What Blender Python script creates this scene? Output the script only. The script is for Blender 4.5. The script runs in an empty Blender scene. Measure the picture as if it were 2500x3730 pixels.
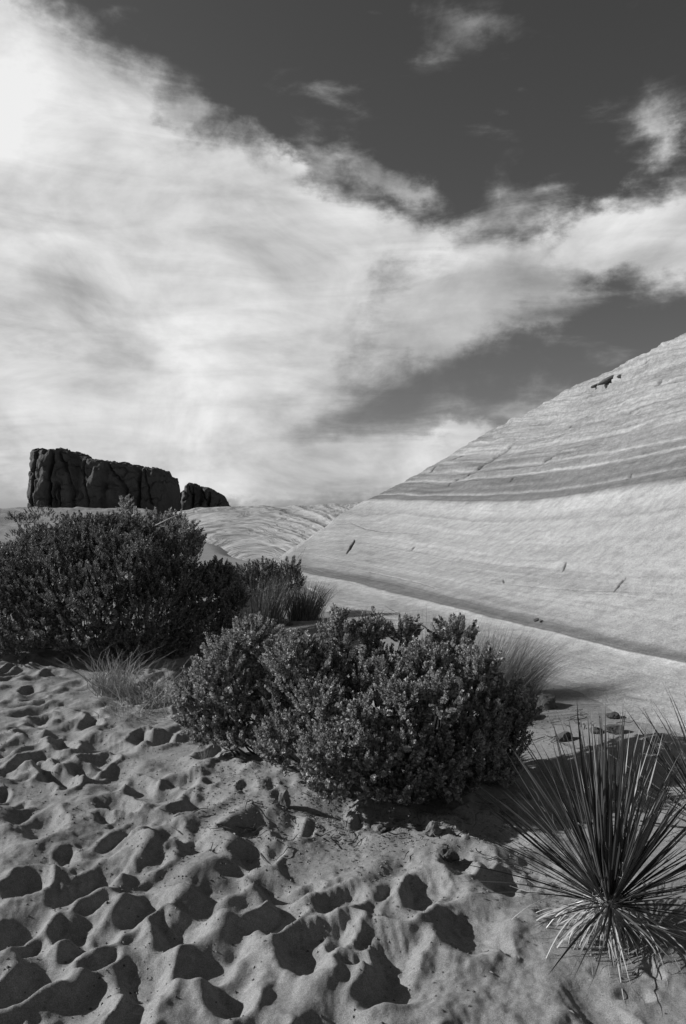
import bpy, math, random
import numpy as np
from mathutils import Vector, Matrix, noise as mnoise

R = math.radians
S = bpy.context.scene
COL = S.collection
rng = np.random.default_rng(7)
random.seed(7)

# ------------------------------------------------------------------ camera
cam_d = bpy.data.cameras.new('camera')
cam = bpy.data.objects.new('camera', cam_d)
COL.objects.link(cam)
CAMZ = 1.6
cam.location = (0, 0, CAMZ)
cam.rotation_euler = (R(90), 0, 0)
cam_d.sensor_fit = 'VERTICAL'
cam_d.sensor_height = 37.3
cam_d.lens = 28.0
cam_d.clip_end = 20000
cam_d.clip_start = 0.05
S.camera = cam

# ------------------------------------------------------------------ sun + exposure
SUN_EL, SUN_AZ = R(26), R(-79)          # azimuth measured from +Y towards +X
sdir = Vector((math.sin(SUN_AZ) * math.cos(SUN_EL), math.cos(SUN_AZ) * math.cos(SUN_EL), math.sin(SUN_EL)))
sun_d = bpy.data.lights.new('sun', 'SUN')
sun_d.energy = 5.0
sun_d.angle = R(0.5)
sun = bpy.data.objects.new('sun', sun_d)
COL.objects.link(sun)
sun.location = (-20, 5, 20)
sun.rotation_euler = sdir.to_track_quat('Z', 'Y').to_euler()
S.view_settings.view_transform = 'Standard'
S.view_settings.look = 'None'
S.view_settings.exposure = 0.0
S.view_settings.gamma = 1.0
S.view_settings.use_curve_mapping = False

F = 2800.0
Q = 2500 / 1568.0


def ae(x, y):
    """azimuth / elevation of a point of the (1568 wide) photograph"""
    u, v = (x * Q - 1250) / F, (1865 - y * Q) / F
    return math.atan(u), math.atan(v / math.hypot(1, u))


# ------------------------------------------------------------------ node helpers
class NT:
    def __init__(self, tree):
        self.t = tree
        self.n = tree.nodes
        self.l = tree.links

    def new(self, typ, ins=None, **kw):
        n = self.n.new(typ)
        for k, v in kw.items():
            setattr(n, k, v)
        for k, v in (ins or {}).items():
            self.put(n, k, v)
        return n

    def put(self, n, k, v):
        s = n.inputs[k]
        if isinstance(v, bpy.types.NodeSocket):
            self.l.new(v, s)
        else:
            s.default_value = v

    def m(self, op, a, b=0.0, c=0.0, clamp=False):
        n = self.new('ShaderNodeMath', operation=op, use_clamp=clamp)
        self.put(n, 0, a); self.put(n, 1, b); self.put(n, 2, c)
        return n.outputs[0]

    def vm(self, op, a, b=(0, 0, 0)):
        n = self.new('ShaderNodeVectorMath', operation=op)
        self.put(n, 0, a)
        if op == 'SCALE':
            self.put(n, 3, b)
        else:
            self.put(n, 1, b)
        return n.outputs[0]

    def noise(self, vec, scale, detail=4.0, rough=0.5, dist=0.0, lac=2.0):
        n = self.new('ShaderNodeTexNoise', {'Vector': vec, 'Scale': scale, 'Detail': detail, 'Roughness': rough,
                                            'Distortion': dist, 'Lacunarity': lac})
        return n

    def rng(self, v, a, b, c, d, smooth=True):
        n = self.new('ShaderNodeMapRange', interpolation_type='SMOOTHSTEP' if smooth else 'LINEAR')
        for k, x in zip((0, 1, 2, 3, 4), (v, a, b, c, d)):
            self.put(n, k, x)
        return n.outputs[0]

    def mix(self, f, a, b):
        n = self.new('ShaderNodeMix', data_type='FLOAT')
        self.put(n, 0, f); self.put(n, 2, a); self.put(n, 3, b)
        return n.outputs[0]

    def ramp(self, v, stops, interp='LINEAR'):
        n = self.new('ShaderNodeValToRGB')
        n.color_ramp.interpolation = interp
        e = n.color_ramp.elements
        while len(e) > 1:
            e.remove(e[-1])
        e[0].position = stops[0][0]
        e[0].color = (stops[0][1],) * 3 + (1,)
        for p, c in stops[1:]:
            q = e.new(p)
            q.color = (c,) * 3 + (1,)
        self.put(n, 0, v)
        return n.outputs[0]

    def xyz(self, x, y, z):
        n = self.new('ShaderNodeCombineXYZ')
        self.put(n, 0, x); self.put(n, 1, y); self.put(n, 2, z)
        return n.outputs[0]


# ------------------------------------------------------------------ world: dark clear sky with a cloud bank
W = bpy.data.worlds.new('World')
S.world = W
W.use_nodes = True
w = NT(W.node_tree)
for n in list(w.n):
    w.n.remove(n)
STR = 0.1
sky = w.new('ShaderNodeTexSky', sky_type='NISHITA')
sky.sun_disc = False
sky.sun_elevation = SUN_EL
sky.sun_rotation = SUN_AZ
sky.air_density = 1.0
sky.dust_density = 0.6
sky.ozone_density = 2.0
sepc = w.new('ShaderNodeSeparateColor', {0: sky.outputs[0]})
# orange-filtered black and white film: mostly the red light of the sky
bw = w.m('ADD', w.m('MULTIPLY', sepc.outputs[0], 0.60), w.m('MULTIPLY', sepc.outputs[1], 0.01))
geo = w.new('ShaderNodeTexCoord')
D = geo.outputs['Generated']
sx = w.new('ShaderNodeSeparateXYZ', {0: D})
X, Y, Z = sx.outputs
az = w.m('ARCTAN2', X, Y)
el = w.m('ARCSINE', Z)
# cloud-deck coordinates: wisps flatten and crowd towards the horizon as on a real layer
zz = w.m('ADD', w.m('MAXIMUM', Z, 0.0), 0.16)
deck = w.xyz(w.m('DIVIDE', X, zz), w.m('DIVIDE', Y, zz), 0.0)
warp_big = w.noise(w.vm('ADD', deck, (3.1, 1.7, 0)), 0.9, 4, 0.55).outputs['Color']
warp_small = w.noise(w.vm('ADD', w.vm('MULTIPLY', D, (1, 1, 1.5)), (5.1, 0.7, 2.2)), 9.0, 6, 0.62).outputs['Color']
wb = w.new('ShaderNodeSeparateColor', {0: warp_big}).outputs
ws = w.new('ShaderNodeSeparateColor', {0: warp_small}).outputs
a2 = w.m('ADD', az, w.m('ADD', w.m('MULTIPLY', w.m('SUBTRACT', wb[0], .5), .10), w.m('MULTIPLY', w.m('SUBTRACT', ws[0], .5), .17)))
e2 = w.m('ADD', el, w.m('ADD', w.m('MULTIPLY', w.m('SUBTRACT', wb[1], .5), .06), w.m('MULTIPLY', w.m('SUBTRACT', ws[1], .5), .12)))
AE = w.xyz(a2, e2, 0.0)


def blob(cx, cy, rx, ry, rot=0.0, wt=1.0):
    """elliptic patch of cloud: centre and radii as seen in the photograph, placed by direction in the sky"""
    a, e = ae(cx, cy)
    k = Q / F * (math.cos(a) ** 1.5)
    mp = w.new('ShaderNodeMapping', {0: AE, 1: (a, e, 0), 2: (0, 0, R(rot)), 3: (rx * k, ry * k, 1)}, vector_type='TEXTURE')
    g = w.new('ShaderNodeTexGradient', {0: mp.outputs[0]}, gradient_type='QUADRATIC_SPHERE')
    return w.m('MULTIPLY', g.outputs[1], wt)


def total(bl):
    acc = None
    for b in bl:
        v = blob(*b)
        acc = v if acc is None else w.m('ADD', acc, v)
    return acc


# the thick bank
thick = total([
    (-140, 420, 620, 620, 0, 2.2), (-60, 60, 330, 330, 0, 1.6), (190, 420, 420, 330, -30, 1.6), (300, 560, 520, 420, -20, 2.0),
    (470, 620, 520, 400, -12, 1.8), (620, 520, 260, 260, -10, 1.2), (690, 650, 360, 290, -8, 1.6), (880, 530, 260, 120, -10, 1.0),
    (200, 900, 700, 330, 0, 1.5), (620, 900, 480, 300, 0, 1.4), (1040, 545, 200, 110, -10, 0.9),
    (640, 365, 110, 70, -10, .7), (330, 260, 150, 80, -35, .5),
    (1450, 540, 360, 170, 14, 2.0), (1310, 555, 190, 95, 16, 1.0), (1700, 520, 420, 230, 12, 2.0), (1400, 600, 170, 90, 12, .6),
    (1510, 320, 130, 120, 30, .8),
    (450, 1090, 900, 160, 0, 1.6), (1000, 1060, 420, 150, 6, 1.5), (1150, 1010, 180, 80, 8, .8),
])
# half transparent veil and wisps
thin = total([
    (1060, 690, 420, 200, 12, 1.1), (1220, 640, 420, 170, 12, .9), (950, 760, 300, 180, 6, .8), (1230, 760, 240, 60, 10, .35),
    (780, 370, 250, 100, -8, .75), (930, 420, 150, 70, -10, .9), (1150, 440, 130, 100, 40, .55), (1260, 440, 120, 70, 10, .5),
    (1120, 90, 260, 80, 6, .55), (900, 60, 200, 60, 0, .22), (1180, 230, 160, 60, 0, .25), (1490, 300, 200, 140, 35, .5),
    (430, 250, 120, 80, -20, .5), (260, 60, 120, 60, 0, .4), (1100, 930, 420, 130, 4, .45),
])
fb = w.noise(w.vm('ADD', w.vm('MULTIPLY', D, (1, 1, 1.7)), (1.3, 4.2, .7)), 6.0, 9, 0.60, 0.6).outputs[0]
streak = w.noise(w.vm('MULTIPLY', w.xyz(az, el, 0), (5.0, 26.0, 1)), 1.0, 7, 0.58, 0.8).outputs[0]
# clouds elsewhere in the sky (outside the picture): the same loose wisps, thinner
awayc = w.rng(w.m('ABSOLUTE', az), 0.55, 0.9, 0.0, 1.0)
elsewhere = w.m('MULTIPLY', w.rng(w.noise(deck, 0.8, 7, .6).outputs[0], .56, .8, 0, .3), awayc)
tn = w.m('ADD', thick, w.m('MULTIPLY', w.m('SUBTRACT', fb, .5), 1.5))
tn = w.m('ADD', tn, w.m('MULTIPLY', w.m('SUBTRACT', streak, .5), .55))
dt = w.rng(tn, 0.12, 1.02, 0, 1)
hn = w.m('ADD', thin, w.m('MULTIPLY', w.m('SUBTRACT', fb, .5), 1.1))
hn = w.m('MULTIPLY', w.rng(w.m('ADD', hn, w.m('MULTIPLY', w.m('SUBTRACT', streak, .5), .7)), 0.06, 0.95, 0, 1), .62)
dens = w.m('SUBTRACT', 1.0, w.m('MULTIPLY', w.m('SUBTRACT', 1.0, dt), w.m('SUBTRACT', 1.0, w.m('MAXIMUM', hn, elsewhere))))
fb2 = w.noise(w.vm('ADD', w.vm('MULTIPLY', D, (1, 1, 1.5)), (7.3, 2.2, 3.7)), 5.0, 8, 0.58, 0.4).outputs[0]
body = w.m('ADD', w.m('MULTIPLY', fb2, 1.0), w.m('MULTIPLY', streak, .30))
bright = w.rng(body, .45, .82, .38, .86, False)
cl = w.m('DIVIDE', bright, STR)
col = w.mix(w.m('MULTIPLY', dens, 1.0, clamp=True), bw, cl)
bg = w.new('ShaderNodeBackground', {0: w.xyz(col, col, col), 1: STR})
out = w.new('ShaderNodeOutputWorld', {0: bg.outputs[0]})


# ------------------------------------------------------------------ basic tools
def q2w(x, y, d):
    """point at depth d (metres along +Y) seen at photograph position x, y (1568 wide)"""
    return Vector(((x * Q - 1250) / F * d, d, CAMZ - (y * Q - 1865) / F * d))


def q2g(x, y):
    d = CAMZ * F / (y * Q - 1865)
    return Vector(((x * Q - 1250) / F * d, d, 0))


def tag(o, label=None, cat=None, group=None, kind=None):
    if label: o['label'] = label
    if cat: o['category'] = cat
    if group: o['group'] = group
    if kind: o['kind'] = kind
    return o


def empty(name, loc):
    o = bpy.data.objects.new(name, None)
    COL.objects.link(o)
    o.location = loc
    o.empty_display_size = .1
    return o


def fast_mesh(name, V, Fa, mat, smooth=True):
    V = np.asarray(V, np.float32); Fa = np.asarray(Fa, np.int32)
    me = bpy.data.meshes.new(name)
    m, k = Fa.shape
    me.vertices.add(len(V)); me.vertices.foreach_set('co', V.ravel())
    me.loops.add(m * k); me.loops.foreach_set('vertex_index', Fa.ravel())
    me.polygons.add(m)
    me.polygons.foreach_set('loop_start', np.arange(0, m * k, k, dtype=np.int32))
    me.polygons.foreach_set('loop_total', np.full(m, k, np.int32))
    me.polygons.foreach_set('use_smooth', np.full(m, smooth, bool))
    me.update(calc_edges=True)
    me.validate()
    if mat: me.materials.append(mat)
    return me


def link(name, me, parent=None):
    o = bpy.data.objects.new(name, me)
    COL.objects.link(o)
    if parent: o.parent = parent
    return o


def grid_faces(nr, nc):
    i = np.arange((nr - 1) * (nc - 1)); r = i // (nc - 1); c = i % (nc - 1)
    a = r * nc + c
    return np.stack([a, a + 1, a + nc + 1, a + nc], 1)


def hash2(ix, iy, seed):
    h = (ix.astype(np.int64) * 374761393 + iy.astype(np.int64) * 668265263 + seed * 974634777) & 0xffffffff
    h = ((h ^ (h >> 13)) * 1274126177) & 0xffffffff
    return ((h ^ (h >> 16)) & 0xffff) / 65535.0


def vnoise(x, y, seed=0):
    ix, iy = np.floor(x), np.floor(y)
    fx, fy = x - ix, y - iy
    ix = ix.astype(np.int64); iy = iy.astype(np.int64)
    fx = fx * fx * fx * (fx * (fx * 6 - 15) + 10); fy = fy * fy * fy * (fy * (fy * 6 - 15) + 10)
    a, b = hash2(ix, iy, seed), hash2(ix + 1, iy, seed)
    c, d = hash2(ix, iy + 1, seed), hash2(ix + 1, iy + 1, seed)
    return (a + (b - a) * fx) * (1 - fy) + (c + (d - c) * fx) * fy - .5


def fbm(x, y, oct=4, seed=0, gain=.5):
    s, a, t = 0, 1.0, 0
    for k in range(oct):
        s = s + a * vnoise(x * 2 ** k + 17.3 * k, y * 2 ** k - 9.1 * k, seed + k)
        t += a; a *= gain
    return s / t * 2


def sstep(x, a, b):
    t = np.clip((x - a) / (b - a), 0, 1)
    return t * t * (3 - 2 * t)


# ------------------------------------------------------------------ materials
def mat_new(name):
    m = bpy.data.materials.new(name)
    m.use_nodes = True
    t = NT(m.node_tree)
    for n in list(t.n):
        t.n.remove(n)
    return m, t


def grey(t, v):
    return t.xyz(v, v, v)


def finish(t, col, rough=.9, bump=None, bstr=.3, bdist=.01, spec=.2):
    p = t.new('ShaderNodeBsdfPrincipled', {'Base Color': grey(t, col), 'Roughness': rough, 'Specular IOR Level': spec})
    if bump is not None:
        b = t.new('ShaderNodeBump', {'Strength': bstr, 'Distance': bdist, 'Height': bump})
        t.l.new(b.outputs[0], p.inputs['Normal'])
    t.new('ShaderNodeOutputMaterial', {0: p.outputs[0]})
    return p


def sand_mat():
    m, t = mat_new('sand')
    P = t.new('ShaderNodeNewGeometry').outputs['Position']
    big = t.noise(P, 1.3, 5, .55).outputs[0]
    fine = t.noise(P, 260, 3, .7).outputs[0]
    mid = t.noise(P, 38, 6, .65).outputs[0]
    spk = t.rng(t.noise(P, 130, 1, .5).outputs[0], .69, .76, 0, 1)
    c = t.mix(big, .215, .30)
    c = t.m('MULTIPLY', c, t.rng(fine, .35, .65, .66, 1.34, False))
    c = t.m('MULTIPLY', c, t.rng(mid, .35, .65, .86, 1.14, False))
    c = t.m('MULTIPLY', c, t.mix(spk, 1.0, .6))
    h = t.m('ADD', t.m('MULTIPLY', fine, .35), mid)
    finish(t, c, .95, h, .55, .008, .1)
    return m


def rock_mat():
    m, t = mat_new('slickrock')
    P = t.new('ShaderNodeNewGeometry').outputs['Position']
    st = t.new('ShaderNodeAttribute', attribute_name='strat').outputs['Fac']
    crk = t.new('ShaderNodeAttribute', attribute_name='crack').outputs['Fac']
    sp = t.new('ShaderNodeSeparateXYZ', {0: P})
    wob = t.noise(P, .35, 4, .55).outputs[0]
    wob2 = t.noise(P, 2.3, 5, .6).outputs[0]
    s2 = t.m('ADD', st, t.m('ADD', t.m('MULTIPLY', t.m('SUBTRACT', wob, .5), .10), t.m('MULTIPLY', t.m('SUBTRACT', wob2, .5), .08)))
    base = t.ramp(t.m('DIVIDE', s2, 12.0), [(x / 12, v) for x, v in [
        (0, .50), (.80, .51), (.93, .53), (.95, .72), (1.015, .72), (1.03, .24), (1.30, .25), (1.40, .44), (1.7, .50),
        (2.05, .47), (2.09, .52), (2.42, .50), (2.46, .42), (2.50, .50), (2.68, .52), (2.70, .40), (2.75, .42), (2.78, .53),
        (2.96, .54), (3.02, .22), (3.2, .21), (3.3, .26), (3.34, .42), (3.38, .23), (3.55, .21), (3.58, .33), (3.62, .22), (3.9, .25),
        (3.98, .48), (4.08, .44), (4.15, .31)]])
    upper = t.ramp(t.m('DIVIDE', t.m('SUBTRACT', s2, 4.0), 8.0), [(x / 8, v) for x, v in [
        (0, .46), (.10, .27), (.42, .29), (.5, .46), (.6, .30), (1.2, .33), (1.5, .44), (2.2, .36), (3, .44), (4, .38), (5, .45), (8, .46)]])
    c = t.mix(t.m('GREATER_THAN', s2, 4.05), base, upper)
    lam = t.noise(t.xyz(t.m('MULTIPLY', sp.outputs[0], .16), t.m('MULTIPLY', sp.outputs[1], .16), t.m('MULTIPLY', s2, 9.0)), 1.0, 6, .68).outputs[0]
    lamb = t.noise(t.xyz(t.m('MULTIPLY', sp.outputs[0], .3), t.m('MULTIPLY', sp.outputs[1], .3), t.m('ADD', t.m('MULTIPLY', s2, 5.0), t.m('ADD', t.m('MULTIPLY', sp.outputs[1], .55), t.m('MULTIPLY', wob2, 1.6)))), 1.0, 7, .72).outputs[0]
    lam = t.mix(t.rng(t.noise(P, .22, 3, .5).outputs[0], .42, .58, 0, .85), lam, lamb)
    up = t.rng(s2, 2.6, 4.2, .42, 1.0)
    c = t.m('MULTIPLY', c, t.mix(t.m('MULTIPLY', up, 1.0), 1.0, t.rng(lam, .33, .67, .50, 1.36, False)))
    blotch = t.noise(t.vm('MULTIPLY', P, (1, 1, 1.6)), 4.5, 8, .78).outputs[0]
    c = t.m('MULTIPLY', c, t.rng(blotch, .36, .64, .76, 1.20, False))
    grain = t.noise(P, 60, 4, .75).outputs[0]
    c = t.m('MULTIPLY', c, t.rng(grain, .35, .65, .76, 1.24, False))
    fleck = t.rng(t.noise(t.vm('MULTIPLY', P, (1, 1, 2)), 11, 6, .75).outputs[0], .56, .72, 1.0, .72)
    c = t.m('MULTIPLY', c, t.m('MULTIPLY', fleck, .74))
    c = t.m('MULTIPLY', c, t.mix(crk, 1.0, .2))
    pit = t.noise(P, 22, 5, .8).outputs[0]
    h = t.m('ADD', t.m('ADD', t.m('MULTIPLY', pit, 1.0), t.m('MULTIPLY', grain, .5)), t.m('MULTIPLY', lam, t.mix(up, .15, .7)))
    finish(t, c, .95, h, .6, .03, .1)
    return m


def platform_mat():
    m, t = mat_new('far_slickrock')
    P = t.new('ShaderNodeNewGeometry').outputs['Position']
    st = t.new('ShaderNodeAttribute', attribute_name='strat').outputs['Fac']
    v = t.vm('MULTIPLY', P, (.09, .03, .5))
    warp = t.noise(v, 1.0, 4, .5).outputs[0]
    s2 = t.m('ADD', st, t.m('MULTIPLY', warp, 3.4))
    lam = t.noise(t.xyz(t.m('MULTIPLY', s2, 3.2), 0.3, 0.7), 1.0, 6, .65).outputs[0]
    c = t.ramp(lam, [(0, .19), (.38, .24), (.43, .43), (.51, .41), (.54, .22), (.58, .46), (1, .45)])
    bl = t.noise(P, .9, 6, .7).outputs[0]
    c = t.m('MULTIPLY', c, t.rng(bl, .3, .7, .8, 1.15, False))
    finish(t, c, .95, t.m('ADD', lam, t.m('MULTIPLY', bl, .5)), .8, .18, .1)
    return m


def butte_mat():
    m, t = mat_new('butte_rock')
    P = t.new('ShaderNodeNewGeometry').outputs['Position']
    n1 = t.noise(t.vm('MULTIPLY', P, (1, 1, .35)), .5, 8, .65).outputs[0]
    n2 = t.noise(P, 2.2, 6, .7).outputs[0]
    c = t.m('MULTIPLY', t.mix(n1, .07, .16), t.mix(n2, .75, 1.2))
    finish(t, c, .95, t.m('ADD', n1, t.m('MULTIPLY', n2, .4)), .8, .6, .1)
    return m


def stone_mat(name, lo, hi):
    m, t = mat_new(name)
    P = t.new('ShaderNodeTexCoord').outputs['Object']
    n1 = t.noise(P, 14, 6, .65).outputs[0]
    n2 = t.noise(P, 90, 4, .7).outputs[0]
    c = t.m('MULTIPLY', t.mix(n1, lo, hi), t.mix(n2, .75, 1.2))
    finish(t, c, .92, t.m('ADD', n1, n2), .7, .01, .15)
    return m


def leaf_mat(name, lo, hi, trans=.22, rough=.6, spec=.35):
    m, t = mat_new(name)
    g = t.new('ShaderNodeNewGeometry')
    v = t.mix(t.m('POWER', g.outputs['Random Per Island'], 1.6), lo, hi)
    n = t.noise(g.outputs['Position'], 60, 3, .6).outputs[0]
    v = t.m('MULTIPLY', v, t.mix(n, .8, 1.2))
    c = grey(t, v)
    p = t.new('ShaderNodeBsdfPrincipled', {'Base Color': c, 'Roughness': rough, 'Specular IOR Level': spec})
    tr = t.new('ShaderNodeBsdfTranslucent', {0: c})
    mx = t.new('ShaderNodeMixShader', {0: trans, 1: p.outputs[0], 2: tr.outputs[0]})
    t.new('ShaderNodeOutputMaterial', {0: mx.outputs[0]})
    return m


def yucca_mat(name, lo, hi, streaks=.3):
    m, t = mat_new(name)
    oi = t.new('ShaderNodeObjectInfo')
    tc = t.new('ShaderNodeTexCoord').outputs['Object']
    n = t.noise(t.vm('MULTIPLY', tc, (260, 260, 5)), 1.0, 3, .6).outputs[0]
    v = t.mix(oi.outputs['Random'], lo, hi)
    v = t.m('MULTIPLY', v, t.mix(n, 1 - streaks, 1 + streaks))
    sz = t.new('ShaderNodeSeparateXYZ', {0: tc}).outputs[2]
    v = t.m('MULTIPLY', v, t.rng(sz, .9, 1.0, 1.0, 1.6))      # dry pale points
    p = t.new('ShaderNodeBsdfPrincipled', {'Base Color': grey(t, v), 'Roughness': .42, 'Specular IOR Level': .5})
    t.new('ShaderNodeOutputMaterial', {0: p.outputs[0]})
    return m


M_SAND = sand_mat()
M_ROCK = rock_mat()
M_PLAT = platform_mat()
M_BUTTE = butte_mat()
M_STONE = stone_mat('dark_stone', .07, .13)
M_CLOD = stone_mat('sand_clod', .14, .22)
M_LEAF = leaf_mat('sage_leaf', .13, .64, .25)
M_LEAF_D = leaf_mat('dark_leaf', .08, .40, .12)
M_LEAF_F = leaf_mat('far_leaf', .05, .10, .15)
M_DRY = leaf_mat('dry_grass', .20, .50, .2)
M_GRASS = leaf_mat('dull_grass', .12, .30, .25)
M_WOOD = stone_mat('twig_wood', .08, .15)
M_PALEWOOD = stone_mat('bleached_wood', .25, .38)
M_LITTER = leaf_mat('litter', .10, .34, .0)
M_YUC = yucca_mat('yucca_blade', .05, .12)
M_YUCD = yucca_mat('yucca_dead_blade', .26, .50)

# ------------------------------------------------------------------ SAND: foot-trodden height map
HX0, HX1, HY0, HY1, HC = -4.6, 4.2, 1.0, 12.0, 0.008
nx, ny = int((HX1 - HX0) / HC), int((HY1 - HY0) / HC)
gx = HX0 + np.arange(nx) * HC
gy = HY0 + np.arange(ny) * HC
GX, GY = np.meshgrid(gx, gy)
# places the feet do not go: bush hummocks and the apron below the slickrock
# foot of the slickrock, as seen in the photograph, on a low sand apron
FOOT = [(560, 1288), (610, 1305), (640, 1322), (680, 1345), (740, 1398), (800, 1424), (880, 1450), (1003, 1488), (1129, 1522), (1250, 1562), (1336, 1598), (1430, 1642), (1537, 1684),
        (1700, 1758), (1950, 1880), (2300, 2060)]
APH = .17


def foot_d(x, y):
    ap = APH * sstep(np.asarray(x, float), 640, 900)
    return (CAMZ - ap) * F / (np.asarray(y, float) * Q - 1865)


_fd = [float(foot_d(*p)) for p in FOOT]
BXY = np.array(_fd[::-1] + [30, 40, 80])
BXX = np.array([(p[0] * Q - 1250) / F * d for p, d in zip(FOOT, _fd)][::-1] + [-5.4, -7.6, -16])
base_x = np.interp(GY, BXY, BXX)
apron = sstep(GX, base_x - 1.5, base_x - .6)
aprise = APH * sstep(GX, base_x - 1.4, base_x + .1) * sstep(GY, 12, 9)
hum = (np.exp(-(((GX - .12) / .95) ** 2 + ((GY - 4.55) / .5) ** 2) ** 1.5)
       + np.exp(-(((GX + 2.5) / 1.6) ** 2 + ((GY - 9.0) / 1.0) ** 2) ** 1.5)
       + .8 * np.exp(-(((GX - 1.25) / .35) ** 2 + ((GY - 3.1) / .3) ** 2)))
hum = np.clip(hum, 0, 1)
H = .045 * fbm(GX * .8, GY * .8, 3, 3) + .03 * fbm(GX * 2.4, GY * 2.4, 3, 9)
H0 = H.copy()
tread = (1 - apron) * (1 - hum ** 2 * .95) * sstep(GY, 10.5, 8.5)
tread *= 1 - .3 * sstep(GX, .55, 1.0) * sstep(GY, 3.6, 3.0)


def stamp(x, y, ang, L, Wd, D, rim, edge_=.5):
    r = L * 1.5
    i0, i1 = max(0, int((x - r - HX0) / HC)), min(nx, int((x + r - HX0) / HC))
    j0, j1 = max(0, int((y - r - HY0) / HC)), min(ny, int((y + r - HY0) / HC))
    if i1 - i0 < 4 or j1 - j0 < 4:
        return
    sx_, sy_ = GX[j0:j1, i0:i1] - x, GY[j0:j1, i0:i1] - y
    sx_ = sx_ + .03 * fbm(sx_ * 9 + x * 7, sy_ * 9, 2, 41); sy_ = sy_ + .03 * fbm(sx_ * 9, sy_ * 9 + y * 5, 2, 43)
    c, s = math.cos(ang), math.sin(ang)
    p, q = sx_ * c + sy_ * s, -sx_ * s + sy_ * c
    wq = Wd * (.5 + .12 * np.clip(p / (L * .5), -1, 1))
    rr = (np.abs(p / (L * .5)) ** 2.4 + np.abs(q / wq) ** 2.4) ** (1 / 2.4)
    sub = H[j0:j1, i0:i1]
    tw = tread[(j0 + j1) // 2, (i0 + i1) // 2]
    if tw < .15:
        return
    # floor of the print tilts heel-down, keeps some old relief
    cj, ci = (j1 - j0) // 2, (i1 - i0) // 2
    floor = sub[cj, ci] * .3 + H0[j0 + cj, i0 + ci] * .7 - D * tw * (1 - .35 * p / (L * .5)) + .3 * (sub - sub[cj, ci])
    m = 1 - sstep(rr, edge_, 1.08)
    rimv = rim * tw * np.exp(-((rr - 1.25) / .26) ** 2) * (1 + .8 * np.clip(-p / L, -1, 1))
    H[j0:j1, i0:i1] = sub * (1 - m) + (np.minimum(sub, floor) * .8 + floor * .2) * m + rimv


def relax(Hm, n, slope):
    lim = slope * HC
    for _ in range(n):
        for ax in (0, 1):
            d = np.diff(Hm, axis=ax)
            ex = np.sign(d) * np.maximum(np.abs(d) - lim, 0) * .25
            if ax == 0:
                Hm[:-1] += ex; Hm[1:] -= ex
            else:
                Hm[:, :-1] += ex; Hm[:, 1:] -= ex
    return Hm


def relax_smooth(Hm, n):
    Hm = relax(Hm, 30, .6)
    for _ in range(n):
        Hm[1:-1, 1:-1] = Hm[1:-1, 1:-1] * .2 + .2 * (Hm[2:, 1:-1] + Hm[:-2, 1:-1] + Hm[1:-1, 2:] + Hm[1:-1, :-2])
    return Hm


def shoe():
    return rng.choice([R(95), R(75), R(120), R(60), R(-80), R(200)]) + rng.normal(0, .35)


# old, blown-over prints first
for _ in range(820):
    stamp(rng.uniform(-4.2, 2.4), rng.uniform(1.2, 10), shoe(), rng.uniform(.26, .46), rng.uniform(.16, .28), rng.uniform(.018, .05), rng.uniform(.008, .02), .15)
H = relax_smooth(H, 26)
# fresh deep prints where the photograph shows them
for (x, y, D_) in [(640, 3385, 1), (530, 3540, 1), (385, 3175, .9), (450, 3040, .8), (230, 2712, .8), (430, 2940, .8), (655, 2862, .8), (712, 2945, .9), (610, 3040, .9), (885, 3030, .6),
                   (920, 3105, .9), (800, 3215, 1), (1000, 3222, .8), (1020, 3345, 1), (1085, 3480, 1), (520, 3300, .8), (890, 3290, .6), (830, 3600, .8), (740, 3510, .6), (265, 3360, .7),
                   (90, 3220, .9), (1040, 3012, .8), (245, 2845, .8), (140, 2780, .8), (380, 2772, .7), (590, 2698, .8), (165, 2995, .7), (545, 3140, .7), (1545, 3240, .9), (1862, 3215, .7),
                   (1450, 3490, .7), (1500, 3330, .5), (1420, 3610, .7), (1680, 3130, .5), (60, 3380, .9), (120, 3560, .7), (330, 3400, .6), (300, 3230, .5), (1230, 3280, .5), (1180, 3430, .6)]:
    d = CAMZ * F / (y - 1865)
    stamp((x - 1250) / F * d, d, shoe(), rng.uniform(.24, .34), rng.uniform(.14, .20), .024 + .028 * D_ * rng.uniform(.8, 1.1), rng.uniform(.010, .018), .38)
for _ in range(330):
    x, y = rng.uniform(-4, 2.2), 4.4 + 5.4 * rng.random()
    stamp(x, y, shoe(), rng.uniform(.18, .34), rng.uniform(.10, .19), rng.uniform(.025, .055), rng.uniform(.008, .018), .4)
for _ in range(90):
    stamp(rng.uniform(-2, 1.2), rng.uniform(1.6, 4.6), shoe(), rng.uniform(.08, .2), rng.uniform(.06, .1), rng.uniform(.02, .045), rng.uniform(.004, .012))


H = relax(H, 22, .95)
for _ in range(2):
    H[1:-1, 1:-1] = H[1:-1, 1:-1] * .5 + .125 * (H[2:, 1:-1] + H[:-2, 1:-1] + H[1:-1, 2:] + H[1:-1, :-2])
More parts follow.
